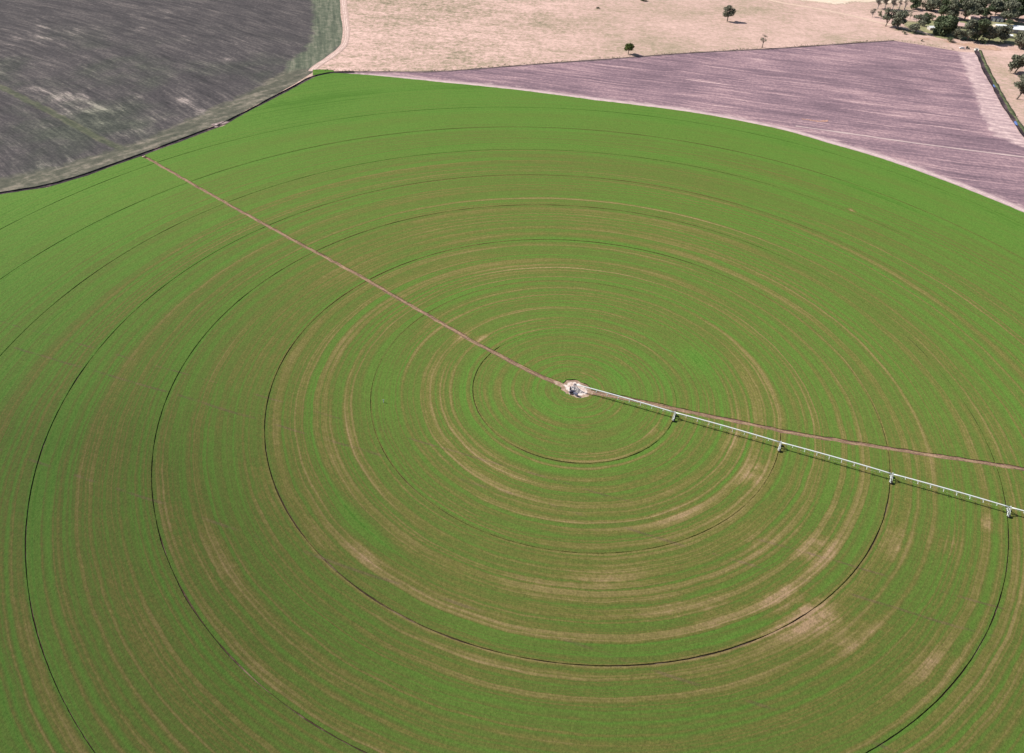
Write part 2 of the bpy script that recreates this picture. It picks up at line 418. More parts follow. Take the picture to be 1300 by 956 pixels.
M_mud = mat_soil('dark_mud', (0.030, 0.024, 0.028), (0.060, 0.045, 0.052), (0.15, 0.10, 0.11), 0.5)
dl = [(1240.5, 65), (1245, 76), (1251, 90), (1262, 110), (1275, 133), (1285, 150), (1300, 171), (1340, 222)]
tag(strip('ditch', dl, 6.0, 0.12, M_mud, [(-1, .55), (-.7, .25), (-.3, 0.0), (.3, 0.0), (.7, .5), (1, .9)], seed=2.0, k=1), 'dark muddy drainage ditch running down the right side', 'ditch', kind='structure')
M_bank = mat_weeds('bank_grass', (0.035, 0.045, 0.025), (0.078, 0.095, 0.050), (0.20, 0.19, 0.11), R(-75), 0.3)
tag(strip('ditch_bank', [(x + 3.6, y - .4) for x, y in dl], 3.8, 0.10, M_bank, [(-1, .6), (-.3, 1.15), (.3, .9), (1, 0.0)], wj=.35, seed=3.0, k=1), 'green grassy bank along the right side of the ditch', 'bank', kind='structure')
mw = NT('water', 0.06, 0.5); M_water = mw.out((0.14, 0.22, 0.52));  # blue sky reflection is painted into the base colour
for q, lab in (((1261.7, 109.5), 'small blue pool of water half way down the ditch'), ((1289, 157), 'longer blue pool of water in the lower ditch')):
    k = 1.0 if q[0] < 1270 else 1.45
    a = [(q[0] - 1.6*k, q[1] - 1.2*k), (q[0] + .2*k, q[1] - 2.0*k), (q[0] + 1.4*k, q[1]), (q[0] + 2.0*k, q[1] + 2.0*k), (q[0] + .6*k, q[1] + 1.7*k), (q[0] - 1.0*k, q[1] + .4*k)]
    tag(sheet('water', a, 0.42, M_water, 0.3, 2, 1.0), lab, 'water', kind='structure')

# dirt road running up between fallow field and pasture
M_road = mat_strip('pink_dirt_road', (0.46, 0.33, 0.29), (0.52, 0.37, 0.32), (0.74, 0.58, 0.52), 7.0)
tag(strip('dirt_road', [(430, -90), (434, -25), (436, 2), (438.8, 28), (440.8, 47), (435.5, 61), (418, 73.5), (400, 85), (395.8, 90.5)], 6.5, 0.13, M_road, seed=6.0), 'pale pink dirt road along the fallow field', 'road', kind='structure')
# dark wet channel between the fallow headland and the crop
M_drain = mat_soil('drain_mud', (0.026, 0.020, 0.025), (0.056, 0.042, 0.050), (0.17, 0.12, 0.12), 0.2)
cl = [(-160, 272), (0, 246.3), (60, 237), (110, 222.3), (165, 202.2), (200, 189.5), (230, 178.3), (265, 165), (285, 156.8), (310, 144.3), (340, 128), (365, 115), (385, 104), (395, 99), (410, 95), (424, 92.6), (450, 91.8)]
tag(strip('drain', cl, 4.0, 0.14, M_drain, [(-1, .0), (-.45, .0), (.3, .0), (.62, .75), (1, 0)], wj=.25, seed=8.0, k=1), 'dark muddy drain curving along the upper left edge of the crop', 'drain', kind='structure')
tag(soft_sheet('sand_patch', [(262, 163.5), (270, 157.5), (280, 154), (290, 153.5), (288, 157.5), (276, 162.5)], 0.55, soften(mat_soil('sandy_soil', (0.20, 0.15, 0.14), (0.36, 0.27, 0.26), (0.62, 0.50, 0.48), .4), 2.6, .15), 7.0, 2.0, 3, 3.0), 'pale sandy crossing over the dark drain', 'soil', kind='structure')
M_grass = mat_weeds('bright_grass', (0.055, 0.13, 0.018), (0.09, 0.18, 0.03), (0.19, 0.22, 0.07), R(10), 0.3)
tag(soft_sheet('grass_corner', [(397, 88.6), (410, 88.2), (424, 88.6), (424, 91.4), (412, 93), (400, 96), (396, 97)], 0.20, soften(M_grass), 2.0, .8, 4, 2.0), 'bright green grass corner where road and crop meet', 'grass', kind='structure')

# farmstead ground
M_lawn = mat_weeds('farm_grass', (0.13, 0.16, 0.07), (0.27, 0.26, 0.14), (0.46, 0.37, 0.26), R(-5), 0.12)
tag(soft_sheet('farm_lawn', [(1128, 39), (1165, 44), (1200, 51), (1222, 52), (1300, 60), (1340, 60), (1340, 24), (1290, 26), (1250, 22), (1200, 24), (1150, 26)], 0.06, soften(M_lawn, 2.0, .05), 26, 6, 8, 2.0), 'patchy green grass among the farmstead trees', 'lawn', kind='structure')
M_rust = mat_weeds('red_ground', (0.40, 0.25, 0.17), (0.52, 0.34, 0.25), (0.62, 0.45, 0.36), R(-5), 0.12)
tag(soft_sheet('red_ground', [(1160, 50), (1195, 55), (1215, 58), (1250, 64), (1290, 66), (1330, 70), (1330, 60), (1260, 57), (1215, 51), (1180, 46)], 0.08, soften(M_rust, 2.0, .05), 20, 4, 8, 3.0), 'reddish bare ground below the farmstead trees', 'ground', kind='structure')
M_farmroad = mat_strip('farm_road', (0.58, 0.44, 0.35), (0.66, 0.50, 0.40), (0.5, 0.33, 0.27), 6.0)
tag(strip('farm_road', [(900, -22), (950, -7), (985, 2.5), (1020, 8), (1049, 13), (1085, 21), (1120, 29.5), (1150, 36), (1185, 45)], 6.0, 0.11, M_farmroad, seed=4.0), 'pale farm road slanting down towards the farm trees', 'road', kind='structure')
M_stub = mat_weeds('pale_stubble', (0.58, 0.47, 0.36), (0.70, 0.57, 0.45), (0.80, 0.66, 0.54), R(-10), 0.1)
tag(soft_sheet('stubble', [(960, -12), (1000, -1), (1040, 5), (1075, 8.5), (1105, 5), (1180, 2), (1260, 3), (1330, 4), (1400, -30), (1000, -50)], 0.07, soften(M_stub, 2.0, .05), 24, 6, 14, 6.0), 'very pale stubble paddock behind the farm trees', 'field', kind='structure')

# ------------------------------------------------------------------ crop circle
RAD = [48.24 * k for k in (1, 1.9849, 2.9517, 3.8975, 4.8323, 5.728, 6.6096, 7.478)]
TA = [(0, 150), (16.8, 150.2), (41, 146.9), (84.6, 143.95), (145, 142.5), (232, 142.4), (374, 141.9), (480, 141.9)]
TB = [(0, -6), (14, -8), (26.7, -10.2), (49, -12.4), (96, -13.0), (142, -12.1), (188, -11.25), (400, -10.5)]
EDGE = [(-170, 378), (-178 + 360, 384)]
EPX = [(-160, 276), (0, 248), (60, 239), (110, 224.3), (180, 199), (230, 180.5), (285, 160), (340, 130), (365, 117), (385, 106), (400, 98.3), (412, 95), (424, 93.2), (457.5, 95), (509, 99.7), (565, 105.6), (620, 110.8), (690, 119),
       (754, 127.7), (815, 135), (877, 143), (938.5, 153.8), (1000, 167), (1054, 183), (1115, 200.6), (1177, 222), (1238.5, 245.5), (1300, 270.8)]
ED = sorted((atan2(*G(*p)[::-1]) % (2*pi), hypot(*G(*p))) for p in EPX)
ED = [(-0.6, 377.0), (0.3, 377.4)] + ED + [(3.3, 380.0), (6.4, 377.0)]
def interp(t, x):
    if x <= t[0][0]: return t[0][1]
    for (a, b), (c, d) in zip(t, t[1:]):
        if x <= c: return b + (d - b) * (x - a) / (c - a)
    return t[-1][1]
def rout(th):
    th %= 2*pi
    return interp(ED, th)
PAD = [(716, 489), (719.5, 486.6), (724, 484.6), (730, 484.6), (736.5, 487.2), (743, 490.8), (748, 494.6), (746, 499.6), (739, 503.6), (730, 502.8), (722, 499.4), (717, 495.5)]
PADP = sorted((atan2(*G(*p)[::-1]) % (2*pi), hypot(*G(*p))) for p in PAD)
PADP = [(PADP[-1][0] - 2*pi, PADP[-1][1])] + PADP + [(PADP[0][0] + 2*pi, PADP[0][1])]
def rin(th): 
    th %= 2*pi
    return interp(PADP, th) * 1.12 + 0.5 + 0.9 * mnoise.noise((cos(th)*3, sin(th)*3, 1.0))
def tw(r): return 1.25 + 0.5 * max(0, 1 - r / 60)            # half width of the access track
BLOB = [(958, 600, 3.5, 12, .34), (1035, 700, 5, 10, .34), (905, 775, 4, 12, .22), (1040, 788, 4, 9, .36), (985, 758, 4, 9, .22), (1075, 822, 4, 10, .2), (1000, 800, 4, 12, .2), (850, 772, 3, 9, .18), (960, 690, 4, 9, .16), (1015, 770, 4, 10, .22),
        (1140, 690, 4, 9, .2), (1200, 690, 4, 10, .16), (1255, 665, 3, 5, .24), (1060, 655, 4, 9, .15), (462, 705, 2.5, 9, .26), (410, 680, 3, 12, .16), (215, 650, 3, 22, .16), (335, 625, 3, 18, .15), (275, 720, 5, 22, .15), (190, 600, 2, 16, .12),
        (610, 770, 4, 22, .12), (690, 745, 3, 16, .14), (770, 735, 3, 14, .2), (320, 835, 3, 18, .16), (590, 840, 4, 20, .12), (1110, 800, 5, 12, .16), (1180, 845, 5, 14, .16), (865, 655, 3, 9, .14), (700, 655, 3, 20, .1), (930, 560, 3, 8, .12),
        (830, 550, 2, 5, .16), (815, 540, 3, 6, .1), (880, 365, 3, 30, .1), (960, 470, 3, 18, .12), (720, 340, 3, 60, .1), (610, 430, 2, 5, .25), (587, 430, 1.5, 4, .3), (1010, 500, 3, 16, .08),
        (452, 662, 4, 14, -.20), (485, 690, 3, 9, -.14), (885, 455, 5, 10, -.26), (1095, 245, 14, 40, -.14), (1040, 265, 8, 30, -.12), (1205, 485, 7, 12, -.14), (700, 520, 6, 12, -.16), (780, 540, 4, 10, -.12), (800, 620, 3, 16, -.08), (400, 130, 14, 40, -.16),
        (1040, 640, 2.2, 14, -.12), (980, 610, 2, 10, -.14), (1081, 266.5, 1.0, 2.6, .7), (998, 322, 1.0, 2.0, .6), (1085, 560, 4, 10, .1), (1180, 590, 4, 14, .12), (150, 690, 6, 40, -.08), (60, 600, 8, 50, -.1)]
BL = []
BB = []
for a, b, sr, stt, k in BLOB:
    g = G(a, b); (BB if k > .13 and sr <= 5 else BL).append((hypot(*g), atan2(g[1], g[0]), sr * 1.2, stt, k))
BASE = [(0, .43), (20, .41), (55, .45), (90, .48), (150, .48), (205, .45), (260, .39), (300, .32), (345, .25), (378, .19), (480, .12)]
def dryness(x, y):
    r = hypot(x, y); th = atan2(y, x)
    v = interp(BASE, r)
    v -= 0.08 * max(0, min(1, (-x - 40) / 150)) * max(0, min(1, (170 - y) / 260))                                     # greener south western side
    v += 0.05 * max(0, min(1, (-y - 20) / 80))                # drier tone to the south
    return v - .02 + blobs(BL, r, th)
def blobs(L, r, th):
    v = 0
    for br, bt, sr, st, k in L:
        d = r - br
        if abs(d) > sr * 3: continue
        t = ((th - bt + pi) % (2*pi) - pi) * br
        if abs(t) > st * 3: continue
        v += k * math.exp(-(d / sr) ** 2 - (t / st) ** 2)
    return v
def deep(x, y): return min(1, max(0, min(1, (-x - 40) / 150)) * max(0, min(1, (170 - y) / 260)) + .5 * max(0, min(1, (-y - 10) / 130)))  # amount of painted lens darkening, growing to the south west and south

HT, Z0 = 0.33, 0.16
bm = bmesh.new(); dl_ = bm.verts.layers.float.new('dryness'); lb_ = bm.verts.layers.float.new('bare'); ld_ = bm.verts.layers.float.new('deep')  # 'deep' holds the painted lens darkening
def rw(k, th):
    """half width of rut k: deep and open to the south and west, grown over on the north side"""
    th %= 2*pi; north = R(-14) % (2*pi) < th or th < R(140)
    n = .5 + mnoise.noise((cos(th)*2.2, sin(th)*2.2, k*3.1))
    if north: w = (0.03 + .12*n, 0.02 + .12*n, 0.30, 0.32, 0.30, .26 + .12*n, .34, .34)[k]
    else: w = (.18 + .22*n, .05 + .24*n, .24 + .16*n, .24 + .16*n, .24 + .12*n, .34, .38, .38)[k]
    return max(.03, w * .68 * (1 + .9 * mnoise.noise((cos(th)*14, sin(th)*14, k*1.7))))
bands = []
prev = None
edges_r = [None] + RAD + [None]
for k in range(9):
    a, b = edges_r[k], edges_r[k + 1]
    nr = 12 if k < 8 else 14
    for sec in (0, 1):
        nt = 560 if sec == 0 else 760
        grid = []
        for i in range(nr + 1):
            row = []
            for j in range(nt + 1):
                t = j / nt
                rm = (a or 5) if b is None or a is not None else 20
                def lims(r):
                    d = math.asin(min(.9, tw(r) / max(r, 3.0)))
                    A, B = R(interp(TA, r)), R(interp(TB, r))
                    return (B + d, A - d) if sec == 0 else (A + d, B + 2*pi - d)
                l0, l1 = lims(rm); th = l0 + (l1 - l0) * t
                ra = a + rw(k - 1, th) if a else rin(th)
                rb = b - rw(k, th) if b else rout(th)
                ra2 = ra + (0.10 * mnoise.noise((cos(th)*ra*.5, sin(th)*ra*.5, 2.0)) if a else 0)
                rb2 = rb + (0.10 * mnoise.noise((cos(th)*rb*.5, sin(th)*rb*.5, 7.0)) if b else 0.5 * mnoise.noise((cos(th)*rb*.25, sin(th)*rb*.25, 7.0)))
                r = ra2 + (rb2 - ra2) * i / nr
                l0, l1 = lims(r); th = l0 + (l1 - l0) * t
                jit = 0.7 * mnoise.noise((r * .35, th * 3, 4.0)) if j in (0, nt) else 0
                x, y = r*cos(th) - jit*sin(th), r*sin(th) + jit*cos(th)
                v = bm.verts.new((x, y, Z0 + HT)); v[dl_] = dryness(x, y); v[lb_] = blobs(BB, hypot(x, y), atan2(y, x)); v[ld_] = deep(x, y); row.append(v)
            grid.append(row)
        for i in range(nr):
            for j in range(nt): bm.faces.new((grid[i][j], grid[i+1][j], grid[i+1][j+1], grid[i][j+1]))
        loop = [grid[0][j] for j in range(nt + 1)] + [grid[i][nt] for i in range(1, nr + 1)] + [grid[nr][j] for j in range(nt - 1, -1, -1)] + [grid[i][0] for i in range(nr - 1, 0, -1)]
        low = []
        for v in loop:
            w = bm.verts.new((v.co.x, v.co.y, Z0)); w[dl_] = v[dl_]; low.append(w)
        for q in range(len(loop)):
            q2 = (q + 1) % len(loop); bm.faces.new((loop[q], loop[q2], low[q2], low[q]))
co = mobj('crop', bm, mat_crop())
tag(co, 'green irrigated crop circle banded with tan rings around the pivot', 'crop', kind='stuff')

# bare soil showing in the wheel ruts and under the tracks
M_rut = mat_soil('rut_soil', (0.030, 0.021, 0.015), (0.066, 0.045, 0.031), (0.24, 0.175, 0.12), 0.09)
bm = bmesh.new(); c0 = bm.verts.new((0, 0, Z0 - .01)); ring = []
for j in range(720):
    th = 2*pi*j/720; r = rout(th) - 0.9; ring.append(bm.verts.new((r*cos(th), r*sin(th), Z0 - .01)))
for j in range(720): bm.faces.new((c0, ring[j], ring[(j + 1) % 720]))
tag(mobj('wheel_rut_soil', bm, M_rut), 'dark wet soil showing in the circular wheel ruts of the crop', 'soil', kind='structure')
M_acc = mat_strip('access_soil', (0.200, 0.175, 0.066), (0.270, 0.180, 0.115), (0.170, 0.096, 0.080), 3.4, True, 2.4)
pa = [(r*cos(R(interp(TA, r))), r*sin(R(interp(TA, r)))) for r in (6, 16, 28, 41, 60, 85, 110, 145, 190, 232, 300, 373)]
pb = [(r*cos(R(interp(TB, r))), r*sin(R(interp(TB, r)))) for r in (5, 14, 27, 38, 49, 70, 96, 120, 142, 165, 188, 250, 320, 374)]
tag(strip('access_track', pa, 4.6, Z0 + .03, M_acc, wj=.1, seed=1.0, world=True, k=1), 'brown dirt access track from the pivot to the upper left', 'track', kind='structure')
tag(strip('access_track', pb, 4.6, Z0 + .034, M_acc, wj=.1, seed=5.0, world=True, k=1), 'brown dirt track running right beside the irrigation boom', 'track', kind='structure')
M_pad = mat_soil('white_gravel', (0.42, 0.31, 0.25), (0.72, 0.60, 0.54), (0.85, 0.78, 0.74), 0.5)
tag(soft_sheet('gravel_pad', PAD, Z0 + .06, soften(M_pad, 1.6, .5), 2.6, .9, 1.2, 2.0), 'white gravel pad around the pivot point', 'gravel', kind='structure')
tag(soft_sheet('bare_pad_edge', [(704, 485), (712, 485), (722, 483.5), (733, 483), (746, 489), (757, 496), (752, 502), (740, 506), (727, 505.5), (716, 499), (708, 492)], Z0 + .045,
    mat_soil('trodden_soil', (0.22, 0.145, 0.10), (0.36, 0.25, 0.18), (0.55, 0.42, 0.34), 0.5), 0.8, 1.2, 1.2, 5.0), 'brown trodden soil fringing the white gravel pad', 'soil', kind='structure')

# ------------------------------------------------------------------ centre pivot irrigator
M_galv = mat_plain('galvanised_steel', (0.68, 0.70, 0.69), 0.42, 0.0, 0.06, 1.0)
M_hose = mat_plain('dark_hose', (0.10, 0.10, 0.10), 0.6)
M_tyre = mat_plain('tyre_rubber', (0.022, 0.020, 0.022), 0.85)
M_dark = mat_plain('dark_housing', (0.06, 0.055, 0.085), 0.6)
M_blue = mat_plain('grey_blue_paint', (0.10, 0.105, 0.16), 0.5)
M_weath = mat_plain('weathered_steel', (0.26, 0.26, 0.30), 0.6)
M_conc = mat_plain('concrete', (0.46, 0.42, 0.40), 0.9)
AZ = R(-20.3)
root = empty('centre_pivot_irrigator', (0, 0, Z0), AZ)
tag(root, 'long white centre pivot irrigation boom on wheeled towers reaching right from the gravel pad', 'irrigator')
PZ = 3.9
# pivot point: four splayed legs, riser, top elbow, swivel
bm = bmesh.new()
for a in (-1, 1):
    for b in (-1, 1): tube(bm, (1.7*a, 1.7*b, 0), (.35*a, .35*b, 3.7), .13, .11)
for z, w in ((1.2, 1.27), (2.5, .8)):
    for a, b in (((-1, -1), (1, -1)), ((1, -1), (1, 1)), ((1, 1), (-1, 1)), ((-1, 1), (-1, -1))):
        tube(bm, (a[0]*w, a[1]*w, z), (b[0]*w, b[1]*w, z), .06)
mobj('pivot_frame', bm, M_weath, root)
bm = bmesh.new(); tube(bm, (0, 0, 0), (0, 0, 3.9), .17, n=12); tube(bm, (0, 0, 3.75), (0, 0, 4.25), .27, n=12); tube(bm, (0, 0, 4.1), (.9, 0, PZ), .19, n=12)
mobj('riser_pipe', bm, M_blue, root)
bm = bmesh.new(); box(bm, (0, 0, .12), (4.4, 4.4, .24)); mobj('concrete_base', bm, M_conc, root)
bm = bmesh.new(); box(bm, (-1.75, -.9, 1.5), (.5, 1.0, 1.5)); box(bm, (-1.75, -.9, .5), (.16, .16, .8)); cp_ = mobj('control_panel', bm, M_dark, root)
SP = [0] + RAD[:6]
for k in range(6):
    r0, r1 = SP[k], SP[k + 1]
    def crown(t): return PZ + 0.55 * 4 * t * (1 - t) * 0.6
    bm = bmesh.new(); n = 18
    P = [Vector((r0 + (.9 if k == 0 and i == 0 else 0) + (r1 - r0) * i / n, 0, crown(i / n))) for i in range(n + 1)]
    rings = []
    for p in P:
        rings.append([bm.verts.new((p.x, .27*cos(2*pi*q/10), p.z + .27*sin(2*pi*q/10))) for q in range(10)])
    for a, b in zip(rings, rings[1:]):
        for q in range(10): bm.faces.new((a[q], b[q], b[(q+1) % 10], a[(q+1) % 10]))
    bm.faces.new(rings[0]); bm.faces.new(rings[-1][::-1]); bmesh.ops.recalc_face_normals(bm, faces=bm.faces)
    sp_ = mobj('span_pipe', bm, M_galv, root, True)
    # bowstring truss: V struts to two lower rods
    bm = bmesh.new(); lowp = {-1: [], 1: []}
    for i in range(0, 10):
        t = i / 9; x = r0 + (r1 - r0) * t
        dep = 1.45 * (1 - (2*abs(t - .5)) ** 2.4)
        for s_ in (-1, 1):
            q = Vector((x, s_ * .82 * min(1, dep / .8), crown(t) - max(dep, .22))); lowp[s_].append(q)
            if 0 < i < 9: tube(bm, (x, 0, crown(t)), q, .085, n=6)
        if 0 < i < 9: tube(bm, lowp[-1][-1], lowp[1][-1], .06, n=6)
    for s_ in (-1, 1):
        for a, b in zip(lowp[s_], lowp[s_][1:]): tube(bm, a, b, .013, n=5)
    tr = mobj('truss', bm, M_galv, root)
    # sprinkler drops hanging from the span
    for i in range(1, 17):
        bm = bmesh.new(); t = i / 17; x = r0 + (r1 - r0) * t; zc = crown(t)
        tube(bm, (x, .1, zc + .1), (x, .40, zc + .34), .03, n=5); tube(bm, (x, .38, zc + .36), (x, .38, 1.6), .012, n=5); tube(bm, (x, .38, 1.5), (x, .38, 1.7), .05, .03, n=6)
        mobj('sprinkler_drop', bm, M_hose, root)
    # drive tower
    bm = bmesh.new(); x = r1
    for s_ in (-1, 1):
        for e in (-1, 1): tube(bm, (x + .45*e, 2.0*s_, .85), (x + .18*e, .12*s_, PZ - .05), .115, .09)
        box(bm, (x, 1.15*s_, 2.2), (.12, .12, .12))
    box(bm, (x - .05, 0, .85), (.26, 4.5, .22)); box(bm, (x, 0, PZ), (.6, .5, .5))
    tube(bm, (x, -1.05, 2.15), (x, 1.05, 2.15), .07)
    tw_ = mobj('drive_tower', bm, M_galv, root)
    for s_ in (-1, 1):
        bm = bmesh.new(); g = bmesh.ops.create_cone(bm, cap_ends=True, segments=20, radius1=.78, radius2=.78, depth=.52)['verts']
        bmesh.ops.transform(bm, matrix=Matrix.Translation((x + .46, 2.0*s_, .78)) @ Matrix.Rotation(pi/2, 4, 'Y'), verts=g)
        bmesh.ops.bevel(bm, geom=[e for e in bm.edges if abs(e.calc_length() - .52) > .05 and len(e.link_faces) == 2], offset=.09, segments=2, affect='EDGES')
        wh = mobj('wheel', bm, M_tyre, tw_)
        bm = bmesh.new(); tube(bm, (x + .16, 2.0*s_, .78), (x + .745, 2.0*s_, .78), .26, n=14); mobj('rim', bm, M_galv, tw_)
    bm = bmesh.new(); box(bm, (x + .1, 0, .62), (.36, .7, .34)); tube(bm, (x+.1, -1.9, .66), (x+.1, 1.9, .66), .05); mobj('motor', bm, M_dark, tw_)
    bm = bmesh.new(); box(bm, (x - .1, .05, PZ + .42), (.42, .34, .34)); mobj('control_box', bm, M_galv, tw_)

# engine pump set beside the pivot point
ex, ey = G(731.2, 496.6)
eg = empty('pump_engine', (ex - 2.2, ey - 2.0, Z0 + .06), R(25)); tag(eg, 'dark engine pump set on the white gravel pad', 'pump')
bm = bmesh.new(); box(bm, (0, 0, .3), (2.6, 1.1, .18)); box(bm, (-1.0, 0, .12), (.2, 1.0, .24)); box(bm, (1.0, 0, .12), (.2, 1.0, .24)); mobj('skid', bm, M_conc, eg)
bm = bmesh.new(); g = box(bm, (-.3, 0, .95), (1.5, .8, 1.0)); bmesh.ops.bevel(bm, geom=bm.edges[:], offset=.08, segments=2, affect='EDGES'); box(bm, (-1.1, 0, .95), (.12, .7, .8)); mobj('engine', bm, M_dark, eg)
bm = bmesh.new(); tube(bm, (.55, 0, .8), (.95, 0, .8), .42, n=14); tube(bm, (.9, 0, .8), (1.6, 0, .8), .13); tube(bm, (.75, .3, .8), (.75, .3, 1.7), .11); mobj('pump', bm, M_blue, eg)
bm = bmesh.new(); tube(bm, (-.5, .2, 1.4), (-.5, .2, 2.2), .06); tube(bm, (-.5, .2, 1.75), (-.5, .2, 2.1), .12); mobj('exhaust', bm, M_tyre, eg)
fx = empty('fuel_tank', (ex - .4, ey - 3.6, Z0 + .06), R(-30)); tag(fx, 'round dark fuel tank on a stand beside the pump', 'tank')
bm = bmesh.new(); tube(bm, (-1.0, 0, 1.2), (1.0, 0, 1.2), .55, n=16); mobj('tank', bm, M_blue, fx)
bm = bmesh.new()
for a in (-.7, .7):
    for b in (-.4, .4): tube(bm, (a, b, 0), (a, b*.8, .85), .05)
    tube(bm, (a, -.36, .4), (a, .36, .4), .04)
for b in (-.36, .36): tube(bm, (-.7, b, .4), (.7, b, .4), .04)
mobj('stand', bm, M_galv, fx)

# white marker post in the crop, left of the pivot
gx, gy = G(487, 512); mp = empty('marker_post', (gx, gy, Z0)); tag(mp, 'short white marker post standing alone in the crop left of the pivot', 'post')
bm = bmesh.new(); tube(bm, (0, 0, 0), (0, 0, 2.0), .16, .14); mobj('post', bm, M_galv, mp)
bm = bmesh.new(); box(bm, (0, -.03, 1.85), (.7, .06, .5)); mobj('plate', bm, M_galv, mp)

# ------------------------------------------------------------------ trees
M_gum = mat_leaf('gum_leaf', (0.165, 0.172, 0.122))
M_gumpale = mat_leaf('pale_gum_leaf', (0.125, 0.120, 0.100))
M_dense = mat_leaf('dense_leaf', (0.098, 0.124, 0.066))
M_lime = mat_leaf('fresh_leaf', (0.105, 0.140, 0.034))
M_bark = mat_plain('bark', (0.17, 0.135, 0.115), 0.9, 0, .25, 3)
M_barkpale = mat_plain('pale_bark', (0.36, 0.31, 0.30), 0.9, 0, .2, 3)
def leafcloud(bm, c, rad, n, size, rnd):
    for _ in range(n):
        while True:
            d = Vector((rnd.uniform(-1, 1), rnd.uniform(-1, 1), rnd.uniform(-1, 1)))
            if d.length <= 1: break
        d *= (0.45 + 0.55 * rnd.random()) / max(d.length, .35) if rnd.random() < .6 else 1
        p = c + Vector((d.x*rad[0], d.y*rad[1], d.z*rad[2]))
        s = size * rnd.uniform(.6, 1.35)
        nrm = Vector((rnd.gauss(0, 1), rnd.gauss(0, 1), rnd.gauss(.5, 1))).normalized()
        t = nrm.orthogonal().normalized(); t.rotate(Matrix.Rotation(rnd.uniform(0, 6.28), 3, nrm)); b = nrm.cross(t)
        bm.faces.new([bm.verts.new(p + t*s*a + b*s*e*.6) for a, e in ((-.6, -.2), (.1, -.6), (.7, .1), (0, .6))])
def tree(px, h, w, leafm, barkm, label, lobes=7, base=.35, lean=0.0, seed=0, dens=1.0, name='gum_tree', flat=.55, group='trees around the farmstead', shape='round'):
    rnd = random.Random(seed * 77 + 5); gx, gy = G(*px)
    if group.startswith('trees around'): w *= 1.22; h *= 1.06; base *= .62; lobes = int(lobes*1.35); dens *= .92
    r = empty(name, (gx, gy, 0.0)); tag(r, label, 'tree', group)
    tb = bmesh.new(); lb = bmesh.new()
    fork = Vector((lean*h*.25, 0, h*base)); tr = max(.22, h*.028)
    tube(tb, (0, 0, -.3), fork, tr*1.25, tr*.85, 8)
    for i in range(lobes):
        a = 2*pi*(i + rnd.random()*.7)/lobes*1.618; q = rnd.random()
        if shape == 'tall': z = h*(base + .1 + (1 - base - .2)*(i + .5)/lobes); rr = w*.5*rnd.uniform(.1, .55)
        else: z = h*(base + .08 + (1 - base - .22)*rnd.random()); rr = w*.5*rnd.uniform(.25, .68)*(1 - .35*(z/h - base)/(1 - base))
        c = Vector((lean*z*.5 + rr*cos(a), rr*sin(a), z))
        tube(tb, fork + Vector((0, 0, -.05*h*rnd.random())), c, tr*.5, tr*.16, 5)
        k = w*.5*rnd.uniform(.28, .52)
        rad = (k, k, k*rnd.uniform(flat, flat + .35))
        leafcloud(lb, c, rad, int(dens * max(26, 5.2*k*k*3.2)), max(.5, .062*w), rnd)
        c2 = c + Vector((rnd.uniform(-1, 1)*k, rnd.uniform(-1, 1)*k, rnd.uniform(-.6, .4)*k))
        leafcloud(lb, c2, (k*.5, k*.5, k*.35), int(dens * 22), max(.45, .055*w), rnd)
    mobj('trunk', tb, barkm, r); mobj('crown', lb, leafm, r)
    return r
PG = 'trees standing alone in the pasture'
tree((923, 27.2), 18.5, 15, M_gum, M_bark, 'tall sparse gum tree alone in the pasture with a long shadow', 9, .26, .05, 1, 1.3, group=PG)
tree((967.3, 60.5), 14, 8.5, M_gum, M_bark, 'thin ragged tree at the upper edge of the ploughed field', 7, .36, .1, 2, 1.0, group=PG)
tree((797.5, 69.2), 12, 13, M_lime, M_bark, 'small bright green round tree on the edge of the ploughed field', 9, .30, 0, 3, 2.2, 'broadleaf_tree', group=PG)
tree((759, 11), 2.6, 4.5, M_dense, M_bark, 'low dark shrub alone in the open pasture', 4, .12, 0, 4, 1.6, name='shrub', group=PG)
tree((817, 1.5), 3.0, 9, M_dense, M_bark, 'wide dark shrub standing in for a tree shadow at the top edge of the pasture', 6, .12, 0, 5, 1.6, name='shrub', group=PG)  # added shrub, takes the place of a shadow from a tree out of view
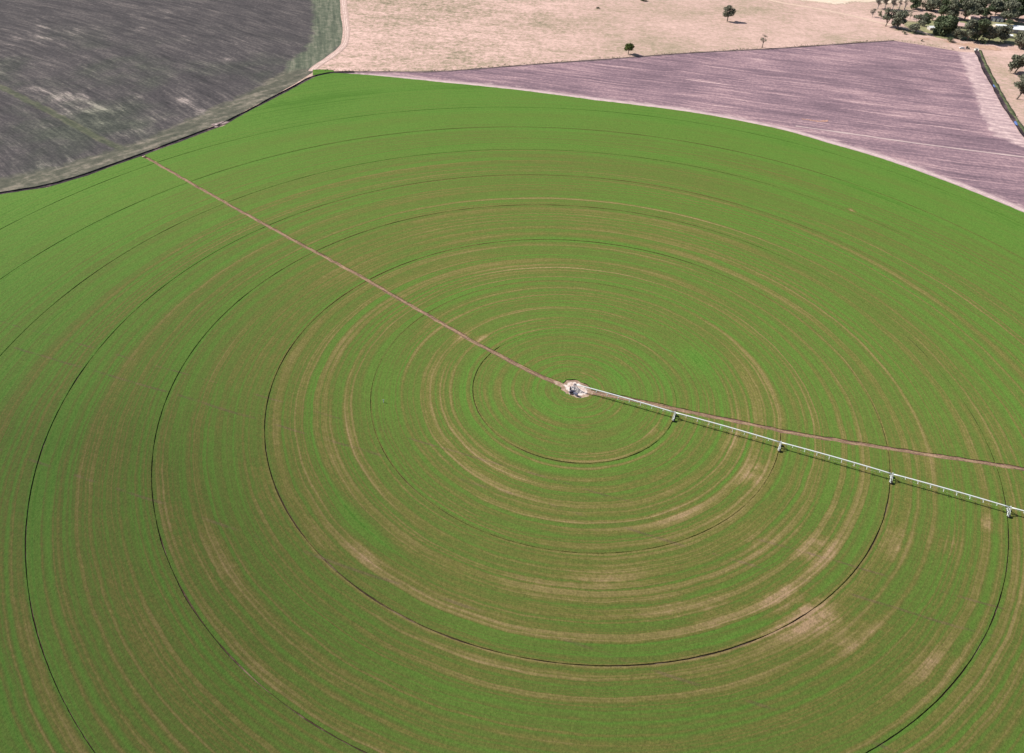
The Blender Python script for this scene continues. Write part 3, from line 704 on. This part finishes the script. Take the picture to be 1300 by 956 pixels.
T = [  # back row, left
    ((1114, 11), 19, 10, M_gumpale, M_barkpale, 'leftmost tall pale gum tree of the back row', 6, .25, 0, 1.25),
    ((1123, 11.5), 20, 10, M_gumpale, M_barkpale, 'second tall pale gum tree from the left in the back row', 6, .25, .03, 1.25),
    ((1133, 11.8), 19, 10, M_gumpale, M_barkpale, 'tall pale sparse gum tree in the middle of the back row', 6, .25, 0, 1.25),
    ((1141, 12), 18, 8, M_gumpale, M_barkpale, 'narrow pale gum tree in the back row', 5, .25, 0, 1.25),
    ((1148, 12.4), 20, 7, M_gumpale, M_barkpale, 'tall thin gum tree with a pale trunk in the back row', 5, .25, 0, 1.25),
    ((1107, 22), 11, 8, M_gumpale, M_barkpale, 'small thin pale tree at the left end of the farm trees', 5, .3, 0, 1.25),
    ((1124, 33.5), 19, 15, M_gum, M_bark, 'leaning grey green gum tree at the left of the lawn', 8, .32, .16, .9),
    ((1139, 37), 18, 17, M_gum, M_bark, 'wide grey green gum tree right of the leaning gum', 9, .3, 0, 1.0),
    ((1117, 20.5), 5, 7, M_dense, M_bark, 'small dark round tree beside the left farm trees', 4, .2, 0, 1.4),
    ((1155, 24), 10, 7, M_gum, M_bark, 'small thin tree standing in the lawn', 5, .35, 0, .6),
    ((1162, 41.5), 19, 14, M_gum, M_bark, 'upright gum tree with its trunk at the lawn edge', 8, .3, .03, 1.1),
    ((1173, 34), 17, 13, M_dense, M_bark, 'dark gum tree just behind the upright gum', 8, .3, .12, 1.2),
    ((1160, 11.5), 12, 15, M_dense, M_bark, 'dark bushy tree left in the rear row', 8, .22, 0, 1.1),
    ((1171, 12), 12, 8, M_dense, M_bark, 'narrow dark tree in the rear row', 6, .22, 0, 1.1),
    ((1182, 14), 13, 17, M_gum, M_bark, 'broad grey tree in the rear row', 8, .22, 0, 1.1),
    ((1197, 44), 18, 24, M_dense, M_bark, 'large round dark green tree with foliage down to the ground', 12, .12, 0, 1.5),
    ((1197, 21.5), 21, 15, M_dense, M_bark, 'tall dark tree behind the round green tree', 9, .25, 0, 1.2),
    ((1207, 24), 23, 17, M_gum, M_bark, 'tall grey gum tree at the middle of the rear row', 9, .25, 0, 1.1),
    ((1224, 26), 27, 17, M_gum, M_bark, 'tallest grey gum tree in the rear row', 10, .25, 0, 1.1),
    ((1240, 22), 21, 18, M_gum, M_bark, 'wide gum tree behind the two front dark trees', 9, .25, 0, 1.1),
    ((1251, 25), 18, 12, M_dense, M_bark, 'dark tree left of the shed with three white doors', 8, .3, 0, 1.1),
    ((1263, 20), 18, 20, M_gum, M_bark, 'broad tree behind the shed with three white doors', 9, .25, 0, 1.1),
    ((1277, 29), 25, 19, M_gum, M_bark, 'tall leaning tree behind the big white roof', 10, .25, .2, 1.1),
    ((1291, 25), 28, 22, M_dense, M_bark, 'large dark tree above the big white roof', 11, .22, .1, 1.2),
    ((1308, 24), 27, 22, M_dense, M_bark, 'dark tree at the right edge behind the white roof', 10, .22, 0, 1.1),
    ((1190, 11), 15, 15, M_gum, M_bark, 'grey tree far back between the broad grey and tall dark trees', 8, .2, 0, 1.1),
    ((1216, 13), 16, 16, M_dense, M_bark, 'dark tree far back just left of the tallest grey gum', 8, .2, 0, 1.1),
    ((1234, 10), 15, 16, M_gum, M_bark, 'grey tree far back just right of the tallest grey gum', 8, .2, 0, 1.1),
    ((1251, 11), 15, 15, M_dense, M_bark, 'dark tree far back left of the broad tree behind the shed', 8, .2, 0, 1.1),
    ((1272, 14), 17, 16, M_dense, M_bark, 'dark tree far back right of the broad tree behind the shed', 8, .2, 0, 1.1),
    ((1184, 26), 5.5, 8, M_dense, M_bark, 'low dark bush in front of the rear row of trees', 5, .12, 0, 1.1),
    ((1206, 53), 5, 9, M_dense, M_bark, 'low dark scrub between the round green tree and the grey bushy tree', 5, .12, 0, 1.1),
    ((1247, 55), 5, 9, M_dense, M_bark, 'low scrub at the foot of the big dark green tree', 5, .12, 0, 1.1),
    ((1276, 39), 13, 10, M_dense, M_bark, 'dark leaning tree in front of the left end of the white roof', 7, .3, .15, 1.1),
    ((1215, 49.5), 10, 13, M_gum, M_bark, 'low grey bushy tree at the front of the farm trees', 7, .18, 0, 1.1),
    ((1228, 51.5), 23, 17, M_gum, M_bark, 'big olive tree in front of the house', 10, .2, 0, 1.3),
    ((1240, 52.5), 24, 17, M_dense, M_bark, 'big dark green tree right of the olive one', 10, .2, 0, 1.4),
    ((1255, 53.5), 17, 18, M_gum, M_bark, 'spreading tree with visible trunk right of the big dark tree', 9, .28, 0, 1.1),
    ((1270, 53), 17, 16, M_gum, M_bark, 'spreading tree below the left end of the white roof', 9, .28, 0, 1.1),
    ((1295, 63), 19, 20, M_gum, M_bark, 'wide grey tree at the right edge below the white roof', 10, .22, 0, 1.0),
    ((1288, 92.5), 20, 21, M_gum, M_bark, 'leaning gum tree right of the top of the ditch', 9, .34, .28, 1.0),
    ((1290.5, 126), 24, 17, M_gum, M_bark, 'lower leaning gum tree right of the ditch near the frame edge', 9, .34, .32, 1.0),
    ((1282, 93), 5, 4, M_gum, M_bark, 'small shrub left of the leaning gum tree', 4, .25, 0, .9),
    ((1148, 43.5), 3.2, 6, M_dense, M_bark, 'low green shrub below the upright gum tree', 4, .15, 0, 1.2),
    ((1170, 52.5), 2.2, 2.6, M_gum, M_bark, 'tiny shrub on the bare ground below the farm trees', 4, .2, 0, 1.0),
]
for i, (px, h, w, lm, bk, lab, lb_, bs, ln, dn) in enumerate(T):
    nm = 'shrub' if h < 6 else ('gum_tree' if lm is not M_dense else 'dark_tree')
    tree(px, h, w, lm, bk, lab, lb_, bs, ln, 20 + i, dn, nm, shape='tall' if w < 11 and h > 15 else 'round')

# weeds along the fence line between pasture and ploughed field, and along the ditch
def tufts(name, px, wid, hmin, hmax, per_m, mat, seed, label):
    rnd = random.Random(seed); pts = resample(sm([G(*p) for p in px], 1), 3.0); bm = bmesh.new()
    for a, b in zip(pts, pts[1:]):
        L = (b - a).length; d = (b - a).normalized(); n = Vector((-d.y, d.x))
        dens = max(0, .65 + 1.6*mnoise.noise((a.x*.03, a.y*.03, seed)))
        for _ in range(int(L*per_m*dens + rnd.random())):
            p = a.lerp(b, rnd.random()) + n*rnd.gauss(0, wid*.4); h = rnd.uniform(hmin, hmax)
            leafcloud(bm, Vector((p.x, p.y, h*.4)), (h*.7, h*.7, h*.5), 7, h*.5, rnd)
    return tag(mobj(name, bm, mat), label, 'weeds', kind='stuff')
M_weed = mat_leaf('weed_leaf', (0.115, 0.115, 0.072)); M_weedg = mat_leaf('green_weed_leaf', (0.075, 0.098, 0.045))
fence = [(398, 89), (424, 89.5), (491, 90), (555, 90.3), (620, 85.3), (700, 79), (800, 72), (860, 67), (937, 63), (986, 60.6), (1060, 55.5), (1098, 52.8), (1135, 50.6), (1173, 56), (1215, 64)]
tufts('weeds', fence, 2.6, .5, 1.3, .75, M_weed, 3, 'ragged line of grey green weeds between pasture and ploughed field')
tufts('weeds', [(x + 4.2, y - .5) for x, y in dl], 2.6, .5, 1.3, .8, M_weedg, 4, 'green weeds growing along the ditch bank')
tag(strip('field_edge', [(424, 91.3), (491, 91.3), (555, 91.6), (620, 86.6), (700, 80.2), (800, 73.2), (860, 68.2), (937, 64.1), (986, 61.7), (1060, 56.6), (1098, 53.9), (1135, 51.7)], 3.0, .10, mat_soil('shaded_bank', (0.07, 0.055, 0.05), (0.13, 0.10, 0.10), (0.24, 0.17, 0.17), .2),  # the bank's shade is put into this soil colour
      [(-1, 0), (0, .5), (1, 0)], wj=.4, seed=12.0, k=1), 'low soil bank with shade painted into its colour along the top of the ploughed field', 'bank', kind='structure')

# ------------------------------------------------------------------ farm buildings
M_white = mat_plain('white_sheet_roof', (0.82, 0.83, 0.85), 0.45, 0, .05, .5)
M_cream = mat_plain('cream_wall', (0.55, 0.48, 0.40), 0.85)
M_pink = mat_plain('pink_tile_roof', (0.62, 0.42, 0.38), 0.8)
M_glass = mat_plain('dark_glass', (0.03, 0.035, 0.05), 0.2)
M_greyroof = mat_plain('grey_sheet_roof', (0.26, 0.24, 0.26), 0.6)
M_bluer = mat_plain('blue_sheet', (0.07, 0.14, 0.36), 0.5)
def shed(px, L, Wd, hw, hr, rz, roofm, wallm, label, cat='shed', name='farm_shed', doors=(), doorm=None, wins=(), chimney=False):
    gx, gy = G(*px); r = empty(name, (gx, gy, 0), rz); tag(r, label, cat)
    bm = bmesh.new(); prism(bm, [(-L/2, 0), (L/2, 0), (L/2, hw), (-L/2, hw)], -Wd/2, Wd/2)
    for e in (-1, 1):
        v = [bm.verts.new((e*L/2, y, z)) for y, z in ((-Wd/2, hw + .001), (Wd/2, hw + .001), (0, hr))]; bm.faces.new(v)
    mobj('wall', bm, wallm, r)
    bm = bmesh.new(); o = .5; k = (hr - hw)/(Wd/2)
    for s_ in (-1, 1):
        pts = [(0, hr + .02), (s_*(Wd/2 + o), hw - o*k + .02), (s_*(Wd/2 + o), hw - o*k + .18), (0, hr + .2)]
        A = [bm.verts.new((-L/2 - o, y, z)) for y, z in pts]; B = [bm.verts.new((L/2 + o, y, z)) for y, z in pts]
        bm.faces.new(A); bm.faces.new(B)
        for i in range(4): bm.faces.new((A[i], A[(i+1) % 4], B[(i+1) % 4], B[i]))
    bmesh.ops.recalc_face_normals(bm, faces=bm.faces); rf = mobj('roof', bm, roofm, r)
    for x, w, h in doors:
        bm = bmesh.new(); box(bm, (x, -Wd/2 - .06, h/2), (w, .1, h)); mobj('door', bm, doorm or M_greyroof, r)
    for x in wins:
        bm = bmesh.new(); box(bm, (x, -Wd/2 - .05, 1.6), (1.5, .08, 1.2)); mobj('window', bm, M_glass, r)
    if chimney:
        bm = bmesh.new(); box(bm, (L*.2, .6, hr + .3), (.7, .7, 1.6)); mobj('chimney', bm, M_pink, rf)
    return r, rf
r, rf = shed((1286, 40), 42, 15, 4.2, 6.6, R(-6), M_white, M_cream, 'big long shed with a bright white roof at the right edge', doors=((-12, 4.5, 3.6), (0, 4.5, 3.6), (12, 4.5, 3.6)))
bm = bmesh.new(); box(bm, (-17, -5.2, 5.16), (4.5, 2.6, .12), Matrix.Rotation(math.atan2(2.4, 7.5), 4, 'X')); ob = mobj('roof_panel', bm, M_bluer, r)
shed((1264.5, 26.5), 14.5, 8, 3.6, 5.0, R(-4), M_greyroof, M_dark, 'dark shed with three white doors under the trees', doors=((-4.6, 3.1, 3.2), (0, 3.1, 3.2), (4.6, 3.1, 3.2)), doorm=M_white)
shed((1212, 34.5), 17, 9, 3.0, 5.4, R(-12), M_pink, M_cream, 'house with a pinkish roof half hidden by trees', 'house', 'farmhouse', doors=((0, 1.0, 2.1),), doorm=M_greyroof, wins=(-5.5, -2.8, 3.2, 6.0), chimney=True)
shed((1195, 27), 6, 4.5, 2.6, 3.5, R(-5), M_white, M_dark, 'small hut with white roof and dark front behind the round green tree', doors=((0, 1.6, 2.0),))
shed((1182.5, 37.5), 8, 6, 2.8, 3.9, R(12), M_white, M_conc, 'small white roofed outbuilding left of the round green tree', doors=((1.5, 1.4, 2.0),))
shed((1279, 47.5), 8, 5, 2.6, 3.4, R(-8), M_white, M_cream, 'little white roofed shed in front of the big white roof', doors=((0, 2.2, 2.1),))
shed((1236, 24.5), 10, 6, 2.8, 4.2, R(-3), M_pink, M_cream, 'small pink roofed shed deep among the farm trees', doors=((0, 2.2, 2.1),))
gx, gy = G(1156, 37.5); wt = empty('water_tank', (gx, gy, 0)); tag(wt, 'small white water tank beside the upright gum tree', 'tank')
bm = bmesh.new(); tube(bm, (0, 0, 0), (0, 0, 2.1), 1.2, n=18); mobj('tank', bm, M_white, wt)
bm = bmesh.new(); tube(bm, (0, 0, 2.1), (0, 0, 2.5), 1.25, .2, n=18); mobj('lid', bm, M_conc, wt)
# concrete headwall where the ditch starts
gx, gy = G(1239, 64); hwl = empty('headwall', (gx, gy, 0), R(8)); tag(hwl, 'white concrete headwall at the top end of the ditch', 'headwall')
bm = bmesh.new(); box(bm, (0, 0, 1.0), (3.6, .5, 2.0)); box(bm, (-1.9, -.9, .8), (.4, 1.8, 1.6)); box(bm, (1.9, -.9, .8), (.4, 1.8, 1.6)); box(bm, (0, 0, 2.08), (4.0, .8, .16)); mobj('wall', bm, mat_plain('white_concrete', (.8, .77, .72), .8), hwl)
bm = bmesh.new(); tube(bm, (0, -.3, .7), (0, -1.2, .7), .45, n=16); mobj('pipe', bm, M_conc, hwl)
# vehicles
def vehicle(px, rz, paint, label, kind):
    gx, gy = G(*px); r = empty('pickup_truck' if kind == 'ute' else 'tractor', (gx, gy, .06), rz)
    tag(r, label, 'truck' if kind == 'ute' else 'tractor')
    if kind == 'ute':
        bm = bmesh.new(); prism(bm, [(-2.6, .45), (2.55, .45), (2.6, .8), (2.45, 1.05), (1.2, 1.12), (-2.6, 1.12)], -.92, .92); b = mobj('body', bm, paint, r)
        bm = bmesh.new(); prism(bm, [(-.45, 1.12), (1.25, 1.12), (.75, 1.78), (-.35, 1.8)], -.82, .82); cb = mobj('cab', bm, paint, r)
        bm = bmesh.new(); prism(bm, [(1.22, 1.2), (1.28, 1.2), (.84, 1.72), (.78, 1.72)], -.74, .74); mobj('windscreen', bm, M_glass, cb)
        for s_ in (-1, 1):
            bm = bmesh.new(); prism(bm, [(-.35, 1.2), (1.05, 1.2), (.66, 1.7), (-.28, 1.7)], s_*.83 - .015, s_*.83 + .015); mobj('side_window', bm, M_glass, cb)
        bm = bmesh.new()
        for a in ((-2.55, 0, .08, 1.7), (-.6, 0, .08, 1.7)): box(bm, (a[0], 0, 1.3), (a[2], a[3], .36))
        for s_ in (-1, 1): box(bm, (-1.57, s_*.86, 1.3), (1.9, .08, .36))
        mobj('tray', bm, M_greyroof, r)
        ws = [(-1.6, .36), (1.6, .36)]
    else:
        bm = bmesh.new(); prism(bm, [(-.2, .7), (2.0, .7), (2.05, 1.3), (1.7, 1.5), (-.2, 1.6)], -.4, .4); mobj('bonnet', bm, paint, r)
        bm = bmesh.new(); prism(bm, [(-1.4, .9), (-.2, .9), (-.1, 1.7), (-.3, 2.5), (-1.3, 2.5), (-1.5, 1.7)], -.7, .7); cb = mobj('cab', bm, M_glass, r)
        bm = bmesh.new(); box(bm, (-.8, 0, 2.58), (1.4, 1.6, .14)); mobj('roof', bm, paint, cb)
        bm = bmesh.new(); tube(bm, (1.0, .25, 1.5), (1.0, .25, 2.4), .06); mobj('exhaust', bm, M_tyre, r)
        ws = [(-.9, .8), (1.5, .5)]
    for x, rr in ws:
        for s_ in (-1, 1):
            bm = bmesh.new(); tube(bm, (x, s_*.72, rr), (x, s_*1.0, rr), rr, n=18); w_ = mobj('wheel', bm, M_tyre, r)
            bm = bmesh.new(); tube(bm, (x, s_*.9, rr), (x, s_*1.02, rr), rr*.55, n=12); mobj('rim', bm, M_galv, w_)
vehicle((1221, 62), R(170), M_white, 'white pickup truck parked above the corner of the ploughed field', 'ute')
vehicle((1228, 62.3), R(-10), mat_plain('green_paint', (.03, .12, .06), .4), 'small green tractor parked right of the white pickup', 'tractor')
